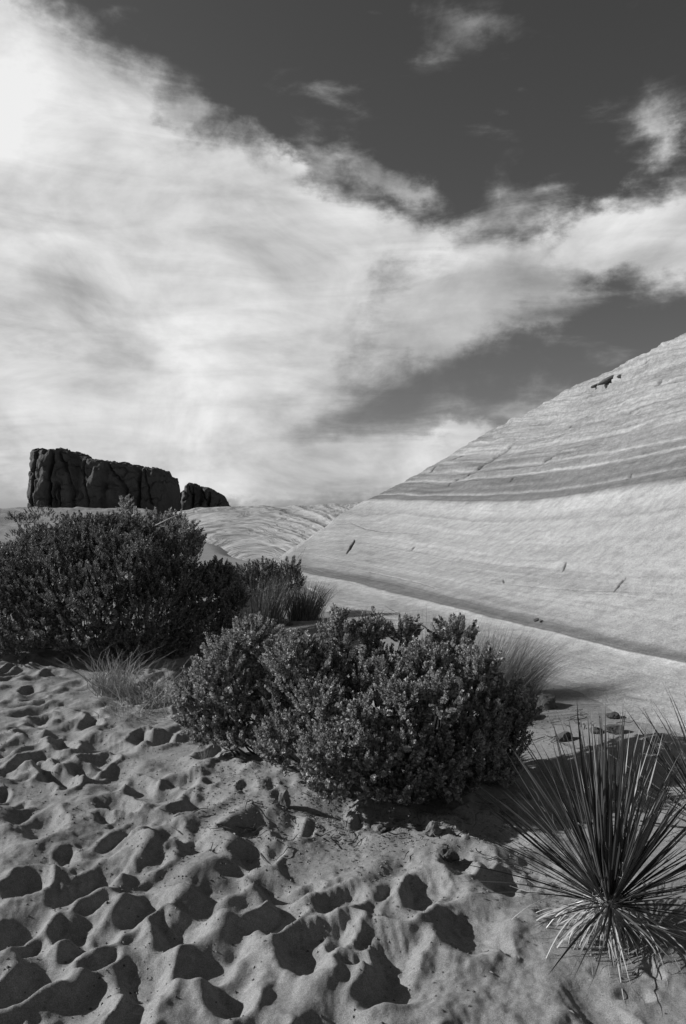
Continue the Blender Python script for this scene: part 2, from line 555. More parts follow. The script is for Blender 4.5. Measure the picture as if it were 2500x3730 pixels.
# crumbly patches, paw scuffs and small late dimples
crumb = sstep(fbm(GX * 2.1, GY * 2.1, 3, 77), .05, .4)
gyv, gxv = np.gradient(H, HC)
slp = np.clip(np.hypot(gxv, gyv), 0, 1.2)
H += slp * .009 * fbm(GX * 22, GY * 22, 3, 61) + .003 * slp * np.sin(GX * 190 + GY * 60 + 5 * fbm(GX * 3, GY * 3, 2, 8)) * sstep(fbm(GX * 2.4, GY * 2.4, 2, 99), .15, .4)
H += crumb * .007 * fbm(GX * 26, GY * 26, 3, 21) + .0022 * fbm(GX * 45, GY * 45, 2, 5) + .006 * fbm(GX * 9, GY * 9, 3, 15)
for _ in range(900):
    x, y = rng.uniform(-4, 3), rng.uniform(1.3, 8)
    r = rng.uniform(.012, .03)
    i, j = int((x - HX0) / HC), int((y - HY0) / HC)
    k = int(r * 3 / HC) + 1
    if i - k < 0 or j - k < 0 or i + k >= nx or j + k >= ny:
        continue
    sl = (slice(j - k, j + k), slice(i - k, i + k))
    rr = np.hypot(GX[sl] - x, GY[sl] - y) / r
    H[sl] -= r * .35 * np.exp(-rr ** 2) - r * .12 * np.exp(-((rr - 1.4) / .4) ** 2)
H += .10 * hum
H = H * (1 - .6 * apron)
edge = np.minimum.reduce([sstep(GX, HX0, HX0 + .8), sstep(GX, HX1, HX1 - .8), sstep(GY, HY1, HY1 - 1.5)])
H *= edge
H += aprise


def far_z(x, y):
    """smooth lie of the land away from the trodden patch: rises to a low swell on the far left"""
    x = np.asarray(x, float); y = np.asarray(y, float)
    u = x / np.maximum(y, 1)
    left = sstep(u, -.205, -.262)
    rise = 1.95 * sstep(y, 9, 105) ** .8 * left
    rough = sstep(y, 9, 25) * (.35 * fbm(x * .16, y * .09, 4, 31) + .30 * fbm(x * .5, y * .3, 4, 33)) * left
    fall = -1.5 * sstep(y, 160, 600)
    bx = np.interp(y, BXY, BXX)
    under = -.4 * sstep(x - bx, .02 + .01 * y, .25 + .05 * y) * sstep(y, 400, 120)
    return rise + rough + fall + under - .3 * sstep(y, 30, 60) * (1 - left)


def H_at(x, y):
    x = np.asarray(x, float); y = np.asarray(y, float)
    fi = np.clip((x - HX0) / HC, 0, nx - 1.001); fj = np.clip((y - HY0) / HC, 0, ny - 1.001)
    i, j = fi.astype(int), fj.astype(int)
    a, b = fi - i, fj - j
    h = (H[j, i] * (1 - a) + H[j, i + 1] * a) * (1 - b) + (H[j + 1, i] * (1 - a) + H[j + 1, i + 1] * a) * b
    ins = (x > HX0) & (x < HX1) & (y > HY0) & (y < HY1)
    return np.where(ins, h, APH * sstep(x, np.interp(y, BXY, BXX) - 1.4, np.interp(y, BXY, BXX) + .1) * sstep(y, 12, 9)) + far_z(x, y)


def gz(x, y):
    return float(H_at(x, y))


us = np.concatenate([np.linspace(-4, -.5, 36)[:-1], np.linspace(-.5, .5, 620), np.linspace(.5, 4, 36)[1:]])
ys = np.concatenate([np.linspace(-.6, 1.45, 12)[:-1], np.geomspace(1.45 + 1, 12.5 + 1, 640) - 1, np.geomspace(12.8, 140, 90), np.geomspace(150, 6000, 24)])
UU, YY = np.meshgrid(us, ys)
XX = UU * (YY + 1)
ZZ = H_at(XX, YY)
V = np.stack([XX, YY, ZZ], -1).reshape(-1, 3)
o = link('sand', fast_mesh('sand', V, grid_faces(len(ys), len(us)), M_SAND))
tag(o, kind='structure')


# ------------------------------------------------------------------ SLICKROCK SLOPE on the right
def sheet(name, px, rows_v, yb, yr, db, dr, mat, strat_fn, back=True, disp=None, kind='structure', dpow=1.0):
    PX, VV = np.meshgrid(px, rows_v)
    row = yb(PX) + (yr(PX) - yb(PX)) * VV
    d = db(PX) * (dr(PX) / db(PX)) ** (VV ** dpow)
    P = np.stack([(PX * Q - 1250) / F * d, d, CAMZ - (row * Q - 1865) / F * d], -1)
    st = strat_fn(PX, row)
    crack = np.zeros_like(row)
    # normals for displacement
    du = np.gradient(P, axis=1); dv = np.gradient(P, axis=0)
    N = np.cross(du, dv); N /= np.linalg.norm(N, axis=-1, keepdims=True) + 1e-9
    flip = np.sign(-N[..., 1:2] + 1e-9)
    N = N * flip
    if disp:
        dd, crack = disp(P, PX, row, st)
        P = P + N * dd[..., None]
    if back:
        k = 14
        top = P[-1]
        ext = []
        for i in range(1, k + 1):
            t = i / k
            q = top.copy()
            q[:, :2] *= 1 + t * .9
            q[:, 2] = top[:, 2] + .25 * t * top[:, 1] * .02 - (top[:, 2] + 2.0) * t ** 1.8
            ext.append(q)
        P = np.concatenate([P, np.array(ext)]); st = np.concatenate([st, np.repeat(st[-1:], k, 0)]); crack = np.concatenate([crack, np.zeros((k, len(px)))])
    me = fast_mesh(name, P.reshape(-1, 3), grid_faces(P.shape[0], P.shape[1]), mat)
    for nm, arr in (('strat', st), ('crack', crack)):
        at = me.attributes.new(nm, 'FLOAT', 'POINT')
        at.data.foreach_set('value', arr.astype(np.float32).ravel())
    ob = link(name, me)
    tag(ob, kind=kind)
    return ob, P


def ip(pts, sm=22):
    xs = np.array([p[0] for p in pts], float); v = np.array([p[1] for p in pts], float)

    def f(x):
        # monotone-ish smooth interpolation: average of three shifted linear ones
        r, tot = 0, 0
        for k in range(-4, 5):
            wt_ = 1 - abs(k) / 5
            # extended past the ends with the end slope, so smoothing never bends the ends
            q = x + k * sm / 4
            e0 = v[0] + (q - xs[0]) * (v[1] - v[0]) / (xs[1] - xs[0])
            e1 = v[-1] + (q - xs[-1]) * (v[-1] - v[-2]) / (xs[-1] - xs[-2])
            r = r + wt_ * np.where(q < xs[0], e0, np.where(q > xs[-1], e1, np.interp(q, xs, v)))
            tot += wt_
        return r / tot
    return f


dome_yr = ip([(640, 1285), (665, 1262), (705, 1234), (765, 1184), (828, 1147), (850, 1139), (910, 1107), (1000, 1056), (1085, 1006), (1170, 960),
              (1229, 930), (1290, 896), (1350, 868), (1400, 846), (1440, 826), (1537, 778), (1700, 700), (1950, 600), (2300, 520)])
dome_yb = ip(FOOT[2:], 34)
dome_dr = ip([(640, 24), (705, 31), (765, 36), (828, 39), (900, 38), (1000, 34), (1170, 27), (1290, 22.3), (1410, 18.3), (1537, 15.2), (1700, 12.7), (1950, 10), (2300, 8)], 90)


def dome_db(x):
    return foot_d(x, dome_yb(x)) + .04


c_F0 = ip([(640, 1294), (680, 1301), (800, 1331), (1000, 1376), (1200, 1426), (1400, 1476), (1537, 1508), (2300, 1690)], 60)
c_F1 = ip([(640, 1290), (680, 1287), (800, 1306), (950, 1340), (1160, 1394), (1400, 1450), (1537, 1480), (2300, 1640)], 60)
c_B0 = ip([(640, 1150), (840, 1143), (900, 1140), (1000, 1148), (1160, 1147), (1300, 1132), (1400, 1117), (1537, 1093), (2300, 940)], 60)
c_B1 = ip([(640, 1112), (850, 1112), (940, 1098), (1000, 1101), (1100, 1093), (1250, 1078), (1400, 1052), (1537, 1022), (2300, 850)], 60)


def dome_strat(PX, row):
    yb, f0, f1, b0, b1 = dome_yb(PX), c_F0(PX), c_F1(PX), c_B0(PX), c_B1(PX)
    f0 = np.minimum(f0, yb - 2); f1 = np.minimum(f1, f0 - 4); b0 = np.minimum(b0, f1 - 10)
    s = np.where(row > f0, 1 - (row - f0) / 150, 0)
    s = np.where((row <= f0) & (row > f1), 1 + .35 * (f0 - row) / (f0 - f1), s)
    s = np.where((row <= f1) & (row > b0), 1.35 + 1.65 * (f1 - row) / (f1 - b0), s)
    s = np.where((row <= b0) & (row > b1), 3 + (b0 - row) / (b0 - b1), s)
    s = np.where(row <= b1, 4 + (b1 - row) / 42, s)
    return s


CRACKS = [([(1070, 1086), (1092, 1068), (1112, 1054), (1140, 1036), (1182, 1008)], 3.0, .14), ([(1225, 1066), (1250, 1050), (1285, 1034), (1316, 1031)], 2.0, .09),
          ([(1165, 1101), (1188, 1084)], 1.4, .06), ([(793, 1264), (812, 1234)], 2.0, .09), ([(1285, 1303), (1295, 1284)], 1.4, .04),
          ([(1402, 1352), (1412, 1335), (1430, 1314)], 1.5, .04), ([(1024, 1112), (1030, 1101), (1048, 1092)], 1.4, .06), ([(980, 1080), (1000, 1066)], 1.4, .06),
          ([(1150, 1322), (1151, 1330)], 1.4, .04), ([(935, 1256), (950, 1246)], 1.3, .04), ([(800, 1192), (835, 1209), (872, 1215), (960, 1222)], 1.1, .04),
          ([(845, 1303), (900, 1316), (950, 1328), (992, 1341)], 1.2, .035), ([(1060, 1325), (1170, 1334), (1300, 1344), (1420, 1350), (1540, 1353)], .9, .015),
          ([(1350, 1352), (1440, 1360), (1540, 1372)], .8, .012), ([(1440, 950), (1470, 940)], 1.3, .04), ([(1430, 1095), (1445, 1080)], 1.5, .05),
          ([(1030, 1052), (1060, 1040)], 1.2, .05), ([(1100, 950), (1130, 935)], 1.0, .03), ([(1300, 975), (1306, 972)], 2.2, .05), ([(680, 1290), (740, 1305)], 1, .03),
          ([(1500, 885), (1515, 868)], 1.6, .04), ([(1465, 835), (1490, 822)], 1.6, .05), ([(880, 1110), (905, 1100)], 1.3, .05), ([(1350, 1020), (1380, 1014)], .9, .03)]


def seg_dist(px, py, a, b):
    ax, ay = a; bx, by = b
    t = np.clip(((px - ax) * (bx - ax) + (py - ay) * (by - ay)) / ((bx - ax) ** 2 + (by - ay) ** 2), 0, 1)
    return np.hypot(px - ax - t * (bx - ax), py - ay - t * (by - ay)), t


def dome_disp(P, PX, row, st):
    x, y = P[..., 0], P[..., 1]
    led = vnoise(st * 7, x * .05 + y * .03, 3) * .5 + vnoise(st * 19, x * .12, 4) * .3 + vnoise(st * 43, x * .25, 5) * .2
    up = sstep(st, 2.7, 3.3)
    dd = led * (.03 + .045 * up) * np.clip(y / 14, .3, 1.6)
    # upper edge of the grey band near the foot stands a little proud, like a step
    dd += .06 * fbm(x * .35 + y * .15, st * .6 + y * .2, 3, 11) + .012 * fbm(x * 3 + y, y * 2.1 + st * 2, 4, 13)
    dd += sstep(st, 4.3, 6.5) * (.05 * fbm(x * 2.2 + y * .6, st * 3, 4, 71) + .05 * np.abs(fbm(x * .9 + y * .4, st * 1.1, 3, 72)))
    cr = np.zeros_like(row)
    for pts, wd, dep in CRACKS:
        L = len(pts) - 1
        for k in range(L):
            jit = 1.5 * vnoise(PX * .15, row * .15, 90 + k)
            d, t = seg_dist(PX + jit, row + jit, pts[k], pts[k + 1])
            g = (k + t) / L
            wloc = wd * (.28 + .62 * np.sin(np.pi * np.clip(g, .02, .98)))
            e = np.exp(-(d / wloc) ** 2)
            dd -= dep * .8 * e
            cr = np.maximum(cr, e * min(1, dep / .05))
    # keep foot at the sand
    v = np.clip((dome_yb(PX) - row) / 25, 0, 1)
    return dd * v, cr


px_d = np.concatenate([np.linspace(640, 1560, 640), np.linspace(1562, 2300, 60)])
rock, DP = sheet('slickrock_slope', px_d, np.linspace(0, 1, 460), dome_yb, dome_yr, dome_db, dome_dr, M_ROCK, dome_strat, disp=dome_disp)


def dome_point(x, y):
    """surface point of the slope seen at photograph position x, y"""
    i = int(np.argmin(np.abs(px_d - x)))
    v = (dome_yb(np.array([x])) - y) / (dome_yb(np.array([x])) - dome_yr(np.array([x])))
    j = int(np.clip(v[0], 0, 1) * 459)
    return Vector(DP[j, i].tolist())


# ------------------------------------------------------------------ FAR SLICKROCK PLATFORM between bush and slope
pl_yr = ip([(380, 1172), (440, 1164), (525, 1160), (560, 1161), (640, 1158), (700, 1156), (765, 1151), (828, 1146), (1000, 1142)])
pl_yb = ip([(380, 1230), (440, 1248), (470, 1262), (560, 1286), (630, 1302), (690, 1312), (820, 1330), (1000, 1350)])
pl_dr = ip([(380, 80), (1000, 85)])


def pl_db(x):
    return (CAMZ + .25) * F / (pl_yb(x) * Q - 1865)


def pl_strat(PX, row):
    v = (pl_yb(PX) - row) / (pl_yb(PX) - pl_yr(PX))
    u = (PX - 620) / 200
    # sweeping cross-beds: arcs fanning from the middle of the platform towards the ridge
    return 3.0 * np.hypot(u * 1.1 + .5 * v, v * .9 + .15) + 1.4 * v


def pl_disp(P, PX, row, st):
    x, y = P[..., 0], P[..., 1]
    v = np.clip((pl_yb(PX) - row) / (pl_yb(PX) - pl_yr(PX)), 0, 1)
    k = y / 45
    dd = (.10 * np.abs(vnoise(st * 5.1 + .4 * fbm(x * .2, y * .2, 2, 5), x * .04, 14)) + .24 * vnoise(st * 2.6, x * .03, 3) + .12 * vnoise(st * 7.5, x * .05, 4)) * k
    dd += (.25 * fbm(x * .16, y * .10, 4, 8) + .12 * fbm(x * .6, y * .4, 3, 9)) * k
    return dd * np.clip(v * 8, 0, 1) * np.clip(.55 + .45 * (1 - v), 0, 1), np.zeros_like(row)


sheet('slickrock_platform', np.linspace(380, 1000, 330), np.linspace(0, 1, 220), pl_yb, pl_yr, pl_db, pl_dr, M_PLAT, pl_strat, disp=pl_disp)


# ------------------------------------------------------------------ BUTTE and its low outcrop
def butte(name, label, top, left, right, base_row, dist, thick, clefts, seed, ncol=170, nrow=46):
    """a long wall of rock: rounded plan, fluted front; top outline in photograph units at its own distance"""
    k = Q / F * dist
    xs = np.linspace(left, right, ncol)
    tx = np.array([p[0] for p in top]); ty = np.array([p[1] for p in top])
    hh = (base_row - np.interp(xs, tx, ty)) * k
    z0 = CAMZ - (base_row * Q - 1865) / F * dist
    prof = []
    ends = np.clip(np.minimum((xs - left), (right - xs)) * k / (thick * .35), 0, 1)
    T = thick * np.sqrt(1 - (1 - ends) ** 2) + .25
    flute = np.zeros(ncol)
    for (c, wd, dp) in clefts:
        flute += dp * np.exp(-((xs - c) / wd) ** 2)
    pts = []
    ang = np.concatenate([np.linspace(-.02, .72, nrow), np.linspace(.76, 1.0, 12)[:], np.linspace(1.04, 1.6, 14)])
    for i, x in enumerate(xs):
        X0 = (x * Q - 1250) / F * dist
        colp = []
        for a in ang:
            if a <= .72:           # front, from foot to shoulder
                t = a / .72
                yy = -T[i] * .5 + flute[i] * (1 - .4 * t ** 3) + T[i] * .10 * t ** 2
                z = hh[i] * t * .96
            elif a <= 1.0:         # over the top
                t = (a - .72) / .28
                yy = (-T[i] * .40) + T[i] * .8 * t + flute[i] * .6 * (1 - t)
                z = hh[i] * (.96 + .04 * math.sin(min(1, t * 4) * math.pi / 2))
            else:
                t = (a - 1.0) / .6
                yy = T[i] * .40 + T[i] * .10 * t
                z = hh[i] * (1 - t)
            lean = 0
            if x < left + 14:      # the left end leans out over its foot
                lean = (1 - max(0, z) / max(hh[i], .1)) * 1.0 * (left + 14 - x) / 14
            colp.append((X0 + lean, dist + yy, z0 + z - .6 * (a < 0)))
        pts.append(colp)
    P = np.array(pts)
    flat = P.reshape(-1, 3)
    for v in flat:
        q = Vector(v.tolist())
        n = mnoise.noise(q * .35 + Vector((seed, 0, 0))) * .9 + mnoise.noise(q * .9) * .4 + mnoise.noise(q * 2.1) * .22
        rid = (abs(mnoise.noise(Vector((q.x * .17 + q.z * .06, seed, q.z * .09)))) - .25) * 3.0
        f = min(1, max(0, (q.z - z0) / 1.5))
        ck = abs(mnoise.noise(Vector((q.x * .42 + q.z * .07, seed + 4, q.z * .11))))
        ck = math.exp(-(ck / .055) ** 2) * 1.3
        ck += math.exp(-(abs(mnoise.noise(Vector((q.x * .2, seed + 9, q.z * .5)))) / .05) ** 2) * .5
        v[1] += n * 1.0 * f + rid + ck * f
        v[0] += mnoise.noise(q * .7 + Vector((0, 9, seed))) * .25
        v[2] += (mnoise.noise(q * .8 + Vector((5, 0, seed))) * .28 + mnoise.noise(q * 1.7 + Vector((5, 3, seed))) * .45) * f
    nr, nc = P.shape[0], P.shape[1]
    me = fast_mesh(name, flat, grid_faces(nr, nc), M_BUTTE, smooth=True)
    ob = link(name, me)
    return tag(ob, label, 'rock butte')


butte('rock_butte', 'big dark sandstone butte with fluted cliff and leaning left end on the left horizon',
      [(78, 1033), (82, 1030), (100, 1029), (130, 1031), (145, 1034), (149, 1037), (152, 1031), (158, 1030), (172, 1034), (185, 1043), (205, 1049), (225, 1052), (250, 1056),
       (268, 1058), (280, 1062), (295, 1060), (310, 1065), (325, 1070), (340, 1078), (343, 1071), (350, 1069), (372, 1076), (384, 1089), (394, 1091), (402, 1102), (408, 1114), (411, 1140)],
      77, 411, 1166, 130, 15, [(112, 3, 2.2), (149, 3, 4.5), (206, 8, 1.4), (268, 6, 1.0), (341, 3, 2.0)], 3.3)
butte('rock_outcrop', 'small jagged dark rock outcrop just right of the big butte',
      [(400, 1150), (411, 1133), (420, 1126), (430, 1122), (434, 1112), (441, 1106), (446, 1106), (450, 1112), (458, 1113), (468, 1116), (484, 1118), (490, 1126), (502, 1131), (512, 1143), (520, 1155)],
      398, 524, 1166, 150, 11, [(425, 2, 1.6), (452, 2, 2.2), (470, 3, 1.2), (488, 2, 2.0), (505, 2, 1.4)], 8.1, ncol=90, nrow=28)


# ------------------------------------------------------------------ STONES
def stone_mesh(name, rx, ry, rz, seed, mat, rough=.28, flat_cuts=5, sub=3):
    import bmesh
    bm = bmesh.new()
    bmesh.ops.create_icosphere(bm, subdivisions=sub, radius=1)
    r0 = random.Random(seed)
    cuts = [(Vector((r0.gauss(0, 1), r0.gauss(0, 1), r0.gauss(0, 1))).normalized(), r0.uniform(.55, .85)) for _ in range(flat_cuts)]
    for v in bm.verts:
        c = v.co.copy()
        for n, d in cuts:
            e = c.dot(n) - d
            if e > 0: c -= n * e * .85
        n = mnoise.noise(v.co * 1.6 + Vector((seed * 3.1, 0, 0))) * rough + mnoise.noise(v.co * 4 + Vector((0, seed, 0))) * rough * .4
        c *= 1 + n
        v.co = Vector((c.x * rx, c.y * ry, c.z * rz))
    me = bpy.data.meshes.new(name)
    bm.to_mesh(me); bm.free()
    me.materials.append(mat)
    me.polygons.foreach_set('use_smooth', [False] * len(me.polygons))
    return me


def stone(x, y, w_, h_, label, seed, mat=None, name='stone', cat='stone', rough=.28, group=None, dp=.8):
    g = q2g(x, y)
    k = Q / F * g.y
    rx, rz = w_ * k / 2, h_ * k / 2 * 1.25
    me = stone_mesh(name, rx, rx * dp, rz, seed, mat or M_STONE, rough)
    ob = link(name, me)
    ob.location = (g.x, g.y, gz(g.x, g.y) + rz * .45)
    ob.rotation_euler = (0, 0, random.uniform(0, 6))
    return tag(ob, label, cat, group)


SG = 'dark stones on the sand right of the bush'
stone(1247, 1655, 62, 34, 'largest dark stone on the sand right of the big bush, below the slickrock', 1, group=SG)
stone(1213, 1671, 38, 22, 'grey stone just below and left of the largest dark stone by the bush', 2, M_CLOD, group=SG)
stone(1207, 1644, 44, 16, 'flat dark stone left of the largest stone, touching the bush edge', 3, group=SG)
stone(1228, 1552, 40, 20, 'dark stone at the right edge of the bush, below the sweeping grass', 4, group=SG)
stone(1272, 1572, 24, 12, 'small stone out on the open sand toward the foot of the slickrock', 5, group=SG)
stone(1440, 1670, 34, 12, 'flat dark stone lying against the foot of the slickrock at far right', 6, group=SG)
stone(1402, 1690, 34, 14, 'dark stone behind the tips of the yucca, nearest the slickrock foot', 7, group=SG)
stone(1404, 1722, 42, 24, 'dark blocky stone at the shadow edge right behind the yucca leaves', 8, group=SG)
stone(1290, 1720, 36, 22, 'dark stone on the shadow edge left of the tallest yucca leaf', 9, group=SG)
stone(1362, 1716, 30, 14, 'low stone on the shadow edge beside the tall yucca leaf', 10, group=SG)
stone(990, 1912, 44, 26, 'crumbly pale clod on the sand at the lower edge of the bush shadow', 11, M_CLOD, 'sand_clod', 'clod', .5)
stone(1022, 1958, 50, 28, 'dark crumbly clod on the sand left of the yucca leaf tips', 12, M_STONE, 'sand_clod', 'clod', .55)
stone(650, 1852, 30, 44, 'upright sunlit lump of hard sand left of the bush shadow', 13, M_CLOD, 'sand_clod', 'clod', .3)
stone(868, 1895, 40, 22, 'knobbly clod at the foot of the big bush among the litter', 14, M_CLOD, 'sand_clod', 'clod', .5)
stone(663, 1432, 18, 8, 'little dark stone on the sunny sand gap between the two grass tufts', 15)


def slope_stone(x, y, w_, h_, label, seed, sink=.25):
    p = dome_point(x, y)
    k = Q / F * p.y
    me = stone_mesh('stone', w_ * k / 2, w_ * k / 2 * .6, h_ * k / 2, seed, M_STONE, .14)
    ob = link('stone', me)
    ob.location = p + Vector((-.02, -.03, h_ * k / 2 * sink))
    ob.rotation_euler = (0, R(-24), 0)
    return tag(ob, label, 'stone')


slope_stone(1391, 871, 54, 15, 'dark slab perched on the skyline high up the slickrock slope', 21)
slope_stone(1364, 884, 22, 9, 'smaller dark block against the lower end of the slab on the slickrock skyline', 22)
slope_stone(1416, 859, 14, 8, 'small dark fragment above the upper end of the skyline slab', 23)
slope_stone(1226, 1411, 16, 7, 'little dark fragment on the grey band low on the slickrock', 24)
slope_stone(1238, 1414, 9, 5, 'tiny dark chip right of the fragment on the grey slickrock band', 25)


# ------------------------------------------------------------------ PLANTS
def tubes(paths, nside=4):
    """paths: list of (points, radii) -> verts, quads"""
    Vs, Fs, off = [], [], 0
    for pts, rad in paths:
        pts = np.asarray(pts, float); n = len(pts)
        t = np.gradient(pts, axis=0); t /= np.linalg.norm(t, axis=1, keepdims=True) + 1e-9
        ref = np.where(np.abs(t[:, 2:3]) > .9, np.array([[1., 0, 0]]), np.array([[0, 0, 1.]]))
        a = np.cross(t, ref); a /= np.linalg.norm(a, axis=1, keepdims=True) + 1e-9
        b = np.cross(t, a)
        th = np.arange(nside) * 2 * np.pi / nside
        ring = pts[:, None] + np.asarray(rad)[:, None, None] * (a[:, None] * np.cos(th)[None, :, None] + b[:, None] * np.sin(th)[None, :, None])
        Vs.append(ring.reshape(-1, 3))
        i = np.arange(n - 1)[:, None] * nside; j = np.arange(nside)[None]
        q = np.stack([i + j, i + (j + 1) % nside, i + nside + (j + 1) % nside, i + nside + j], -1).reshape(-1, 4)
        Fs.append(q + off); off += n * nside
    return np.concatenate(Vs), np.concatenate(Fs)


def sprig_variant(seed, n=34, leaf=.17, wid=.075, tilt=48, t0=.12, curve=.12, style='leafy'):
    """unit sprig along +Z: thin stem with spirally set leaves; returns verts, quads"""
    r0 = np.random.default_rng(seed)
    Vs, Fs = [], []
    bend = r0.normal(0, curve, 2)

    def axis(t):
        return np.array([bend[0] * t * t, bend[1] * t * t, t])
    sv, sf = tubes([([axis(t) for t in (0, .35, .7, .97)], [.014, .012, .01, .006])], 3)
    Vs.append(sv); Fs.append(sf); off = len(sv)
    for i in range(n):
        t = t0 + (1 - t0) * ((i + r0.uniform(-.3, .3)) / n)
        t = min(max(t, 0), 1)
        az_ = i * 2.399 + r0.normal(0, .25)
        tl = R(tilt + 26 * t * t - 8 + r0.normal(0, 11))
        L = leaf * (1.0 - .38 * t ** 3) * r0.uniform(.75, 1.2) * (0.75 + .5 * min(1, t * 3))
        ou = np.array([math.cos(az_), math.sin(az_), 0]); side = np.array([-math.sin(az_), math.cos(az_), 0])
        dr = ou * math.cos(tl) + np.array([0, 0, 1]) * math.sin(tl)
        nrm = np.cross(side, dr)
        b = axis(t)
        w0 = wid * r0.uniform(.8, 1.2) * L / leaf
        Vs.append(np.array([b, b + dr * L * .55 + side * w0 + nrm * w0 * .35, b + dr * L - nrm * L * .10, b + dr * L * .55 - side * w0 + nrm * w0 * .35]))
        Fs.append(np.array([[off, off + 1, off + 2, off + 3]])); off += 4
    return np.concatenate(Vs), np.concatenate(Fs)


def rot_to(axis, spin):
    a = axis / np.linalg.norm(axis)
    ref = np.array([0, 0, 1.]) if abs(a[2]) < .95 else np.array([1., 0, 0])
    u = np.cross(ref, a); u /= np.linalg.norm(u)
    v = np.cross(a, u)
    c, s = math.cos(spin), math.sin(spin)
    return np.stack([u * c + v * s, -u * s + v * c, a], 1)


SPR = [sprig_variant(100 + i, 40, .15, .068, 40) for i in range(6)]
SPR_D = [sprig_variant(200 + i, 32, .17, .06, 44) for i in range(6)]
SPR_S = [sprig_variant(300 + i, 22, .20, .05, 55) for i in range(5)]
_cache = {}


def sprig_mesh(variants, idx, mat):
    key = (id(variants), idx, mat.name)
    if key not in _cache:
        v, f = variants[idx]
        _cache[key] = fast_mesh('sprig', v, f, mat, smooth=False)
    return _cache[key]


def bush(name, label, cat, base, lobes, n_sprig, size, variants, mat, n_parts, seed, up=.75, inner=.22, wood=M_WOOD, group=None, view=True,
         n_twig=120, low=-.25, twig_r=.006):
    """lobes: (x, y, z, rx, ry, rz) in world metres"""
    r0 = np.random.default_rng(seed)
    root = empty(name, base)
    tag(root, label, cat, group)
    B = np.array(base, float)
    lob = np.array(lobes, float)
    area = (lob[:, 3] * lob[:, 4] + lob[:, 3] * lob[:, 5] + lob[:, 4] * lob[:, 5]); area /= area.sum()
    items = []
    tries = 0
    while len(items) < n_sprig and tries < n_sprig * 12:
        tries += 1
        k = r0.choice(len(lob), p=area)
        d = r0.normal(0, 1, 3); d /= np.linalg.norm(d)
        if d[2] < low and r0.random() < .8: continue
        rad = r0.uniform(.84, 1.0) if r0.random() > inner else r0.uniform(.45, .85)
        # clumpy outline
        cl = mnoise.noise(Vector((d * 2.6 + k * 7.7 + seed).tolist())) * .34 + mnoise.noise(Vector((d * 6 + k * 3.1).tolist())) * .16
        p = lob[k, :3] + d * lob[k, 3:] * (rad * (1 + cl))
        dd = ((p - lob[:, :3]) / lob[:, 3:]); dd = (dd ** 2).sum(1); dd[k] = 9
        if dd.min() < .5: continue
        if p[2] < gz(p[0], p[1]) + .015: continue
        ax = d * np.array([1, 1, .7]) * .75 + np.array([0, 0, up]) + r0.normal(0, .24, 3)
        sz = size * (r0.uniform(.55, 1.15) + (.6 * r0.random() if r0.random() < .12 and d[2] > .2 else 0))
        items.append((p, ax, sz, int(r0.integers(len(variants))), r0.uniform(0, 6.28)))
    # parts: the sprigs nearest the path; the rest joined
    dist = np.array([np.linalg.norm(i[0] - np.array([0, 0, CAMZ])) - (.9 if (i[0][2] - B[2]) > 0 else 0) * 0 for i in items])
    front = np.argsort(dist)
    parts = set(front[:n_parts].tolist())
    Vs, Fs, off = [], [], 0
    for i, (p, ax, sz, vi, sp) in enumerate(items):
        M = rot_to(ax, sp)
        p0 = p - M[:, 2] * sz * .5
        if i in parts:
            ob = bpy.data.objects.new('sprig', sprig_mesh(variants, vi, mat))
            COL.objects.link(ob)
            ob.parent = root
            m4 = Matrix(((M * sz).tolist()[0] + [p0[0] - B[0]], (M * sz).tolist()[1] + [p0[1] - B[1]], (M * sz).tolist()[2] + [p0[2] - B[2]], [0, 0, 0, 1]))
            ob.matrix_local = m4
        else:
            v, f = variants[vi]
            Vs.append(v @ (M * sz).T + p0 - B); Fs.append(f + off); off += len(v)
    if Vs:
        fo = link('foliage', fast_mesh('foliage', np.concatenate(Vs), np.concatenate(Fs), mat, smooth=False), root)
        if n_parts: tag(fo, kind='stuff')
    # woody stems: from the foot to lobes, then to a sample of sprigs
    paths = []
    foot = lambda: B + np.array([r0.normal(0, .06), r0.normal(0, .05), -.03])
    for k in range(len(lob)):
        c = lob[k, :3]
        for _ in range(2):
            a = foot(); e = c + r0.normal(0, .25, 3) * lob[k, 3:]
            a[:2] = a[:2] * .25 + c[:2] * .75 + r0.normal(0, .03, 2)
            a[2] = gz(a[0], a[1]) - .02
            mid = (a + e) / 2 + r0.normal(0, .05, 3) + np.array([0, 0, .04])
            ts = np.linspace(0, 1, 7)[:, None]
            pts = a * (1 - ts) ** 2 + 2 * mid * ts * (1 - ts) + e * ts ** 2 + r0.normal(0, .008, (7, 3))
            paths.append((pts - B, np.linspace(twig_r * 1.3, twig_r * .7, 7)))
    for i in r0.permutation(len(items))[:n_twig]:
        p, ax, sz = items[i][:3]
        k = int(np.argmin((((p - lob[:, :3]) / lob[:, 3:]) ** 2).sum(1)))
        a = lob[k, :3] * .9 + B * .1 - np.array([0, 0, .3]) * lob[k, 5] + r0.normal(0, .2, 3) * lob[k, 3:]
        e = p - ax / np.linalg.norm(ax) * sz * .5
        mid = (a + e) / 2 + r0.normal(0, .04, 3)
        ts = np.linspace(0, 1, 5)[:, None]
        paths.append((a * (1 - ts) ** 2 + 2 * mid * ts * (1 - ts) + e * ts ** 2 - B, np.linspace(twig_r, twig_r * .4, 5)))
    for i in r0.permutation(len(items))[:n_twig // 3]:
        p, ax, sz = items[i][:3]
        a_ = ax / np.linalg.norm(ax)
        ts = np.linspace(0, 1, 5)[:, None]
        w_ = r0.normal(0, .3, 3)
        paths.append((p - a_ * sz * .5 + (a_ + w_ * ts) * sz * r0.uniform(1.0, 1.9) * ts - B, np.linspace(twig_r * .5, twig_r * .2, 5)))
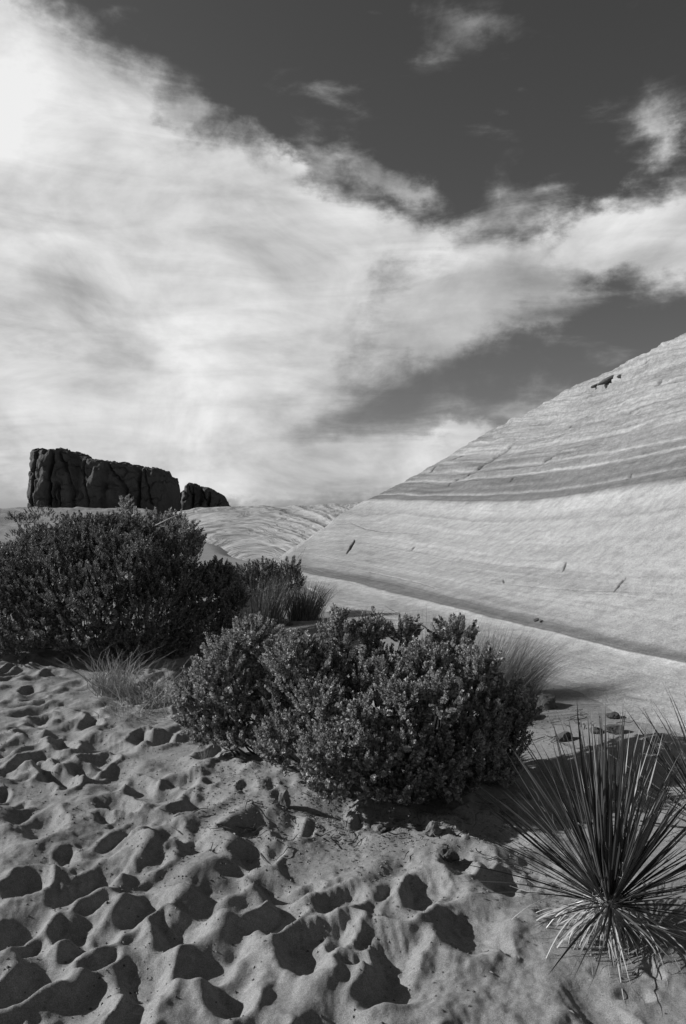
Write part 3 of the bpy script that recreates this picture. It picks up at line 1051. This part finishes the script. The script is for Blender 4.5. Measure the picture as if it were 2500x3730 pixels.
    v, f = tubes(paths, 4)
    tag(link('branches', fast_mesh('branches', v, f, wood), root), kind='stuff')
    return root


def L(x, y, d, rx, ry, rz):
    p = q2w(x, y, d)
    k = Q / F * d
    return (p.x, p.y, p.z, rx * k, ry, rz * k)


# central bush -------------------------------------------------------------
cb = q2g(900, 1800)
bush('leafy_bush', 'large pale leafed bush in the middle of the sand, its shadow reaching the yucca', 'bush', (cb.x + .05, 4.55, .05), [
    L(520, 1560, 5.0, 88, .28, 86), L(578, 1472, 5.15, 62, .24, 50), L(448, 1605, 5.0, 40, .16, 50), L(490, 1648, 4.95, 48, .16, 34),
    L(672, 1512, 4.75, 57, 0.23, 56), L(775, 1455, 4.96, 41, 0.18, 49), L(850, 1448, 5.03, 33, 0.16, 34), L(922, 1450, 5.07, 31, 0.15, 31), L(745, 1540, 4.73, 53, 0.22, 50),
    L(1036, 1462, 5.01, 45, 0.20, 40), L(1090, 1530, 4.59, 45, 0.22, 38), L(968, 1530, 4.68, 57, 0.23, 52), L(860, 1530, 4.84, 48, 0.22, 47),
    L(735, 1610, 4.46, 53, 0.22, 54), L(640, 1625, 4.81, 53, 0.20, 52), L(650, 1695, 4.45, 54, .18, 46), L(735, 1720, 4.19, 52, .2, 62), L(820, 1660, 4.22, 46, 0.20, 50), L(915, 1610, 4.38, 53, 0.23, 52),
    L(1010, 1600, 4.35, 48, 0.22, 47), L(1090, 1620, 4.47, 52, 0.23, 50), L(1160, 1598, 4.58, 40, 0.20, 40), L(850, 1755, 4.16, 60, .2, 56), L(935, 1700, 4.23, 62, .22, 56),
    L(990, 1745, 4.26, 70, .22, 70), L(1085, 1710, 4.36, 66, .22, 58), L(760, 1780, 4.13, 44, .16, 40), L(915, 1800, 4.16, 60, .18, 40), L(480, 1680, 5.0, 36, .14, 20), L(545, 1686, 4.85, 42, .14, 22), L(440, 1640, 5.1, 26, .12, 20), L(600, 1700, 4.65, 36, .12, 24), L(520, 1640, 5.0, 50, .16, 40), L(1150, 1650, 4.61, 52, 0.18, 41), L(1150, 1700, 4.7, 46, .2, 34), L(1120, 1745, 4.5, 56, .22, 46), L(1030, 1790, 4.3, 60, .2, 44), L(560, 1620, 4.9, 60, .2, 60), L(1185, 1630, 4.72, 34, 0.16, 36), L(880, 1600, 4.60, 129, 0.23, 86), L(680, 1600, 4.78, 95, 0.18, 63),
], 4000, .125, SPR, M_LEAF, 300, 11, n_twig=160, inner=.25)

# left bush: the dark mass, a paler shrub on its shoulder ------------------
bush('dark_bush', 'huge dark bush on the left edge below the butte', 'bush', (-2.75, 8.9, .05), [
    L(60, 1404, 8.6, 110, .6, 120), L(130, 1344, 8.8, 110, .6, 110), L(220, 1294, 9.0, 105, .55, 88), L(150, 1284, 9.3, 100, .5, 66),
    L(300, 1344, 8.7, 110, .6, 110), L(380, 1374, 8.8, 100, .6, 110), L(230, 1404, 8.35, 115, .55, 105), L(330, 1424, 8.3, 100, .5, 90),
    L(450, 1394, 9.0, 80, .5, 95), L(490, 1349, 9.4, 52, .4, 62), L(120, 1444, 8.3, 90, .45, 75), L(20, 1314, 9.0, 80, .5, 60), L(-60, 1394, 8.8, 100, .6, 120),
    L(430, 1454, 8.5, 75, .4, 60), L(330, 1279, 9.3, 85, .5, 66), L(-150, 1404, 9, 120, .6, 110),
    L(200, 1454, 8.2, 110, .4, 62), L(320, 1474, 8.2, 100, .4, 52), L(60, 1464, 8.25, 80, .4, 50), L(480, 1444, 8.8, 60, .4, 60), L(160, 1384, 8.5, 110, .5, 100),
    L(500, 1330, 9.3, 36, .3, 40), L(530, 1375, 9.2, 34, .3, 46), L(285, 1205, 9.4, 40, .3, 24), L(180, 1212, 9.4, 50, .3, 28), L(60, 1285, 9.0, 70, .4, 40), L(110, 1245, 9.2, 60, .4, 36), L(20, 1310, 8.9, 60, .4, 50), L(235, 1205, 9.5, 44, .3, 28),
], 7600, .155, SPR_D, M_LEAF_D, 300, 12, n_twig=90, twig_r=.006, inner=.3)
bush('leafy_shrub', 'paler leafy shrub on the right shoulder of the huge dark bush', 'bush', (-2.05, 10.2, .05), [
    L(410, 1228, 10.0, 48, .4, 36), L(350, 1215, 10.3, 50, .4, 38), L(285, 1200, 10.6, 36, .3, 24), L(400, 1190, 10.7, 24, .2, 14), L(285, 1158, 10.7, 16, .15, 13), L(440, 1255, 9.9, 20, .25, 26),
    L(360, 1290, 10.1, 70, .4, 60),
], 700, .19, SPR_D, M_LEAF, 100, 13, n_twig=60, low=-.6)
# bleached bare branch over that shrub
pts = [q2w(x, y, 9.75 - .1 * i) for i, (x, y) in enumerate([(322, 1240), (328, 1222), (336, 1210), (352, 1203), (366, 1196), (385, 1186), (406, 1177)])]
br = [([p for p in pts], [.022, .02, .017, .014, .011, .007, .004]),
      ([pts[3], q2w(372, 1203, 9.4), q2w(392, 1203, 9.3), q2w(408, 1196, 9.3)], [.01, .008, .006, .003]),
      ([pts[2], q2w(331, 1195, 9.5), q2w(338, 1183, 9.5)], [.01, .007, .003]),
      ([pts[4], q2w(372, 1183, 9.3), q2w(369, 1173, 9.3)], [.008, .006, .003]),
      ([q2w(322, 1240, 9.75), q2w(318, 1280, 9.8), q2w(325, 1330, 9.6), Vector((-2.4, 9.4, 0))], [.022, .024, .026, .03])]
v, f = tubes(br, 6)
o = link('dead_branch', fast_mesh('dead_branch', v, f, M_PALEWOOD))
tag(o, 'bare bleached dead branch rising out of the huge dark bush', 'branch')

# shrubs behind, between the big bushes ------------------------------------
bush('leafy_shrub', 'low leafy shrub behind the grass tufts, in front of the pale slickrock', 'bush', (-2.15, 11.6, 0), [
    L(560, 1318, 11.5, 34, .35, 28), L(600, 1312, 11.7, 34, .35, 26), L(630, 1328, 11.5, 26, .3, 26), L(580, 1350, 11.3, 60, .4, 35), L(530, 1345, 11.2, 35, .3, 40)],
    420, .17, SPR_D, M_LEAF_D, 80, 14, n_twig=40)
bush('upright_shrub', 'thin upright shrub with open leafy stems against the pale slickrock', 'bush', (-1.55, 11.2, 0), [
    L(665, 1300, 11.2, 20, .16, 16), L(672, 1325, 11.2, 18, .16, 18), L(655, 1322, 11.2, 12, .14, 22), L(684, 1330, 11.1, 10, .1, 12)],
    60, .20, SPR_S, M_LEAF_D, 50, 15, n_twig=30, up=1.3)


# grasses ------------------------------------------------------------------
def grass(name, label, cat, base, n, h, spread, mat, seed, lean=(0, 0), wid=.004, droop=.5, foot=.08, group=None, hvar=.5, scr=0.0):
    r0 = np.random.default_rng(seed)
    Vs, Fs, off = [], [], 0
    ns = 5
    for i in range(n):
        a = r0.uniform(0, 6.283)
        out = np.array([math.cos(a), math.sin(a)])
        f0 = out * foot * math.sqrt(r0.random()) + r0.normal(0, foot * .2, 2)
        hh = h * (1 - hvar + hvar * r0.random() ** .7)
        sp = spread * r0.random() ** .7
        vel = out * sp + np.array(lean) * r0.uniform(.5, 1.3) + r0.normal(0, .08 + .25 * scr, 2)
        kink = r0.normal(0, .05 * scr, (ns + 1, 2)).cumsum(0) * hh
        sd = np.array([-out[1], out[0], 0]) * math.cos(a * 3) + np.array([1, 0, 0]) * .7
        sd /= np.linalg.norm(sd)
        row = []
        for k in range(ns + 1):
            t = k / ns
            xy = f0 + vel * hh * (t * .6 + .4 * t * t)
            z = hh * (t - droop * (np.linalg.norm(vel) * .5) * t * t)
            c = np.array([xy[0] + kink[k, 0], xy[1] + kink[k, 1], max(z, 0.0) - .01])
            ww = wid * (1 - t * .85) * r0.uniform(.9, 1.1)
            row += [c - sd * ww / 2, c + sd * ww / 2]
        Vs.append(np.array(row))
        k = np.arange(ns)[:, None] * 2
        Fs.append(np.concatenate([k, k + 1, k + 3, k + 2], 1) + off); off += len(row)
    o = link(name, fast_mesh(name, np.concatenate(Vs), np.concatenate(Fs), mat, smooth=False))
    o.location = (base[0], base[1], gz(base[0], base[1]))
    return tag(o, label, cat, group)


g = q2g(590, 1425)
grass('grass_tuft', 'thick dull grass tuft between the dark bush and the upright shrub', 'grass', (g.x, g.y - .1), 900, .80, .5, M_GRASS, 31, wid=.008, foot=.3)
g = q2g(695, 1418)
grass('grass_tuft', 'grass tuft right of the small sunny sand gap, against pale slickrock', 'grass', (g.x, g.y), 600, .66, .6, M_GRASS, 32, (.15, 0), wid=.008, foot=.2)
grass('grass_tuft', 'sparse dark grass blades at the right foot of the huge dark bush', 'grass', (-2.25, 9.6), 260, .7, .5, M_GRASS, 38, wid=.006, foot=.3)
g = q2g(255, 1590)
grass('dry_grass', 'pale dry grass clump left of the two in front of the dark bush', 'grass', (g.x, g.y), 200, .46, .6, M_DRY, 33, wid=.009, foot=.12, droop=.5, hvar=.85, scr=1.6)
g = q2g(345, 1600)
grass('dry_grass', 'wider dry grass clump right of the pale one, in front of the dark bush', 'grass', (g.x, g.y), 260, .42, .8, M_DRY, 34, wid=.009, foot=.26, droop=.5, hvar=.85, scr=1.8)
g = q2g(300, 1632)
grass('dry_grass', 'low straggling dry grass on the sand bank below the two clumps', 'grass', (g.x, g.y), 110, .26, 1.0, M_DRY, 39, wid=.006, foot=.22, droop=.8, hvar=.8, scr=2)
g = q2g(466, 1738)
grass('grass_sprig', 'tiny upright dry grass sprig alone on the sand left of the bush', 'grass', (g.x, g.y), 26, .15, .35, M_DRY, 35, wid=.003, foot=.02)
g = q2w(1100, 1560, 6.2)
grass('grass_tuft', 'fine grass plume sweeping right from behind the middle bush', 'grass', (g.x, 6.2), 1500, .70, .42, M_GRASS, 36, (.34, 0), wid=.0026, foot=.26, droop=.5, hvar=.6, scr=.4)
g = q2w(1172, 1560, 6.1)
grass('grass_tuft', 'outer grass plume bending low to the right over the stones', 'grass', (g.x, 6.1), 800, .60, .3, M_GRASS, 37, (.72, .05), wid=.0026, foot=.14, droop=.62, scr=.3)
g = q2w(1000, 1450, 5.7)
grass('grass_tuft', 'thin grass showing over the top of the middle bush', 'grass', (g.x, 5.75), 300, 1.0, .30, M_GRASS, 40, (.1, 0), wid=.0035, foot=.15)
g = q2w(620, 1440, 5.7)
grass('grass_tuft', 'thin pale grass behind the left shoulder of the middle bush', 'grass', (g.x, 5.8), 200, .80, .35, M_GRASS, 41, wid=.0035, foot=.12)

# far little shrubs on the left swell --------------------------------------
far = [(34, 1172, 52, 'tiny shrub on the skyline at the very left edge of the picture'),
       (58, 1170, 44, 'rounded shrub on the skyline between the picture edge and the butte'),
       (86, 1170, 60, 'small shrub right at the left foot of the big butte'),
       (38, 1190, 30, 'low shrub below the skyline hard against the left picture edge'),
       (66, 1184, 34, 'wider shrub on the swell just under the skyline left of the butte'),
       (98, 1182, 40, 'small shrub on the swell below the leaning end of the butte'),
       (48, 1207, 22, 'nearest of the far shrubs, just above the huge dark bush at left'),
       (416, 1167, 60, 'small shrub on the skyline below the gap between butte and jagged outcrop')]
for i, (x, y, d, lab) in enumerate(far):
    X0 = (x * Q - 1250) / F * d
    z = gz(X0, d)
    r_ = random.uniform(.5, .85) * d / 48
    bush('desert_shrub', lab, 'shrub', (X0, d, z),
         [(X0, d, z + r_ * .45, r_, r_ * .8, r_ * .6), (X0 + r_ * .6, d, z + r_ * .3, r_ * .6, r_ * .5, r_ * .5)], 60, .30 * d / 48, SPR_S, M_LEAF_F, 0, 60 + i, n_twig=4,
         group='small shrubs on the far swell')


# ------------------------------------------------------------------ YUCCA
def blade_mesh(name, Lb, wid, bend, fold, mat, twist=0.0, seg=9):
    """stiff folded blade along +Z in unit length; curls by bend towards +X"""
    Vv, Ff = [], []
    for k in range(seg + 1):
        t = k / seg
        wv = wid * min(1, .55 + t * 1.6) * (1 - t ** 2.2) ** .8 + .0006
        ang = twist * t
        cx, cz = bend * t * t, t * (1 - .35 * abs(bend) * t)
        sx_, sy_ = -math.sin(ang), math.cos(ang)
        fx, fy = math.cos(ang), math.sin(ang)
        Vv += [(cx + sx_ * wv / 2 - fx * fold * wv, sy_ * wv / 2 - fy * fold * wv, cz), (cx, 0, cz), (cx - sx_ * wv / 2 - fx * fold * wv, -sy_ * wv / 2 - fy * fold * wv, cz)]
    for k in range(seg):
        a = k * 3
        Ff += [(a, a + 1, a + 4, a + 3), (a + 1, a + 2, a + 5, a + 4)]
    me = fast_mesh(name, np.array(Vv), np.array(Ff), mat, smooth=False)
    return me


BL = [blade_mesh('leaf', 1, random.uniform(.013, .020), random.uniform(-.12, .22), .28, M_YUC, random.uniform(-.6, .6)) for _ in range(12)]
BD = [blade_mesh('dead_leaf', 1, random.uniform(.015, .024), random.uniform(.25, .8), .2, M_YUCD, random.uniform(-2.5, 2.5), 12) for _ in range(10)]

BA = [blade_mesh('dead_leaf', 1, random.uniform(.009, .013), random.uniform(-.22, -.08), .05, M_YUCD, random.uniform(-2.5, 2.5), 12) for _ in range(6)]


def yucca(label, base, n_live, n_dead, Ls, seed, stem_h=.16, aim=None):
    r0 = np.random.default_rng(seed)
    z = gz(base[0], base[1])
    root = empty('yucca', (base[0], base[1], z - .01))
    tag(root, label, 'yucca')
    pth = [((np.array([[0, 0, -.05], [0, 0, stem_h * .5], [0, 0, stem_h], [0, 0, stem_h + .05]])), [.045, .05, .05, .02])]
    v, f = tubes(pth, 8)
    link('stem', fast_mesh('stem', v, f, M_YUCD), root)

    def put(me, p, ax, sz, spin, nm):
        M = rot_to(np.asarray(ax, float), spin)
        # curl side (+X of blade) turned to the outside / down
        ob = bpy.data.objects.new(nm, me)
        COL.objects.link(ob)
        ob.parent = root
        a = np.asarray(ax, float) / np.linalg.norm(ax)
        down = np.array([0, 0, -1.]) - a * (-a[2])
        if np.linalg.norm(down) > .05:
            xax = down / np.linalg.norm(down); yax = np.cross(a, xax)
            c, s = math.cos(spin), math.sin(spin)
            xa, ya = xax * c + yax * s, -xax * s + yax * c
            M = np.stack([xa, ya, a], 1)
        Mm = M * sz
        ob.matrix_local = Matrix((Mm[0].tolist() + [p[0]], Mm[1].tolist() + [p[1]], Mm[2].tolist() + [p[2]], [0, 0, 0, 1]))
        return ob
    for i in range(n_live):
        azi = i * 2.39996 + r0.normal(0, .15)
        t = (i + .5) / n_live
        elv = R(88 - 76 * t ** 1.15 + r0.normal(0, 6))
        ax = (math.cos(azi) * math.cos(elv), math.sin(azi) * math.cos(elv), math.sin(elv))
        sz = Ls * r0.uniform(.72, 1.08) * (1 - .10 * t)
        p = (math.cos(azi) * .03, math.sin(azi) * .03, stem_h - .05 * t + .02)
        put(BL[int(r0.integers(len(BL)))], p, ax, sz, r0.normal(0, .35), 'leaf')
    for i in range(n_dead):
        azi = r0.uniform(0, 6.283)
        elv = R(r0.uniform(-50, 18))
        ax = (math.cos(azi) * math.cos(elv), math.sin(azi) * math.cos(elv), math.sin(elv))
        p = (math.cos(azi) * .045, math.sin(azi) * .045, stem_h * r0.uniform(.35, .95))
        put(BD[int(r0.integers(len(BD)))], p, ax, Ls * r0.uniform(.25, .6), r0.normal(0, .5), 'dead_leaf')
    for tgt, sz in (aim or []):
        a = np.array(tgt, float) - np.array([base[0], base[1], z + stem_h])
        put(BA[int(r0.integers(len(BA)))], (0, 0, stem_h * .8), a, float(np.linalg.norm(a)) * sz, r0.normal(0, .4), 'dead_leaf')
    # loose curling fibres on the blade edges
    paths = []
    for i in range(90):
        azi = r0.uniform(0, 6.283); elv = R(r0.uniform(0, 85))
        ax = np.array([math.cos(azi) * math.cos(elv), math.sin(azi) * math.cos(elv), math.sin(elv)])
        s0 = np.array([0, 0, stem_h]) + ax * Ls * r0.uniform(.1, .6)
        c = r0.normal(0, 1, 3); c /= np.linalg.norm(c)
        e = r0.normal(0, 1, 3); e /= np.linalg.norm(e)
        rr = r0.uniform(.006, .02)
        th = np.linspace(0, r0.uniform(2, 5), 7)
        paths.append((s0 + rr * (np.outer(np.cos(th) - 1, c) + np.outer(np.sin(th), e)) + np.outer(th, ax) * .01, np.full(7, .0005)))
    v, f = tubes(paths, 3)
    tag(link('fibre', fast_mesh('fibre', v, f, M_YUCD), root), kind='stuff')
    return root


yb_ = q2g(1392, 2150)
yucca('big spiky yucca at lower right, pale dead leaves drooping at its foot', (yb_.x, yb_.y), 260, 160, .71, 5, .14,
      [(q2g(1445, 2200), 1.1), (q2g(1466, 2330), 1.0), (q2g(1368, 2320), .96), (q2g(1180, 2150), 1.0), (q2g(1290, 2190), .9), (q2g(1170, 2040), 1.0), (q2g(1255, 2170), 1.1)])
yucca('second yucca half cut off by the right edge behind the big one', (1.66, 3.42), 120, 30, .66, 6, .14)


# ------------------------------------------------------------------ LITTER, PEBBLES
def flakes(name, pts, size, mat, seed, chunky=False):
    r0 = np.random.default_rng(seed)
    n = len(pts)
    base = np.array([[-1, 0, 0], [0, -.45, .15], [1, 0, .05], [0, .45, .2]]) if not chunky else \
        np.array([[-1, 0, 0], [.4, -.9, 0], [.5, .8, 0], [0, 0, .9]])
    face = np.array([[0, 1, 2], [0, 2, 3]]) if not chunky else np.array([[0, 1, 3], [1, 2, 3], [2, 0, 3]])
    a = r0.uniform(0, 6.283, n); s = size * r0.uniform(.4, 1.5, n) ** 1.3
    c, sn = np.cos(a), np.sin(a)
    Bx = base[None, :, 0] * c[:, None] - base[None, :, 1] * sn[:, None]
    By = base[None, :, 0] * sn[:, None] + base[None, :, 1] * c[:, None]
    Vv = np.stack([Bx, By, np.repeat(base[None, :, 2], n, 0) + (.1 if not chunky else -.1)], -1) * s[:, None, None] + pts[:, None]
    Ff = (face[None] + (np.arange(n) * 4)[:, None, None]).reshape(-1, 3)
    return tag(link(name, fast_mesh(name, Vv.reshape(-1, 3), Ff, mat, smooth=False)), kind='stuff')


def scatter(n, cx, cy, sxx, syy):
    x = rng.normal(cx, sxx, n); y = rng.normal(cy, syy, n)
    return np.stack([x, y, H_at(x, y)], -1)


lit = np.concatenate([scatter(1500, -.05, 4.05, .45, .16), scatter(900, .45, 3.95, .4, .12), scatter(500, -.55, 4.6, .25, .2), scatter(700, 1.2, 5.4, .35, .3),
                      scatter(500, -1.9, 7.2, .8, .3), scatter(260, 1.1, 3.0, .25, .2), scatter(600, .1, 3.7, .6, .25)])
flakes('leaf_litter', lit, .008, M_LITTER, 3)
x = rng.uniform(-3, 2.4, 2600); y = 2 + 7 * rng.random(2600) ** 1.6
peb = np.stack([x, y, H_at(x, y)], -1)
flakes('pebbles', peb, .005, M_STONE, 4, True)
x = rng.uniform(-2.6, 1.6, 9000); y = 1.6 + 4.6 * rng.random(9000) ** 1.3
keep = fbm(x * 1.7, y * 1.7, 3, 55) > -.05
x, y = x[keep], y[keep]
flakes('sand_crumbs', np.stack([x, y, H_at(x, y)], -1), .0045, M_SAND, 9, True)
# twigs in the litter
paths = []
for i in range(120):
    x, y = rng.normal(.1, .55), rng.normal(4.0, .25)
    if i > 80: x, y = rng.normal(1.35, .35), rng.normal(5.3, .25)
    a = rng.uniform(0, 6.28); Lw = rng.uniform(.04, .14)
    p = [(x + math.cos(a) * Lw * t + rng.normal(0, .006), y + math.sin(a) * Lw * t + rng.normal(0, .006)) for t in (0, .35, .7, 1)]
    paths.append(([(q[0], q[1], gz(*q) + .006 + .02 * rng.random()) for q in p], [.003, .003, .002, .001]))
v, f = tubes(paths, 4)
tag(link('fallen_twigs', fast_mesh('fallen_twigs', v, f, M_WOOD)), kind='stuff')
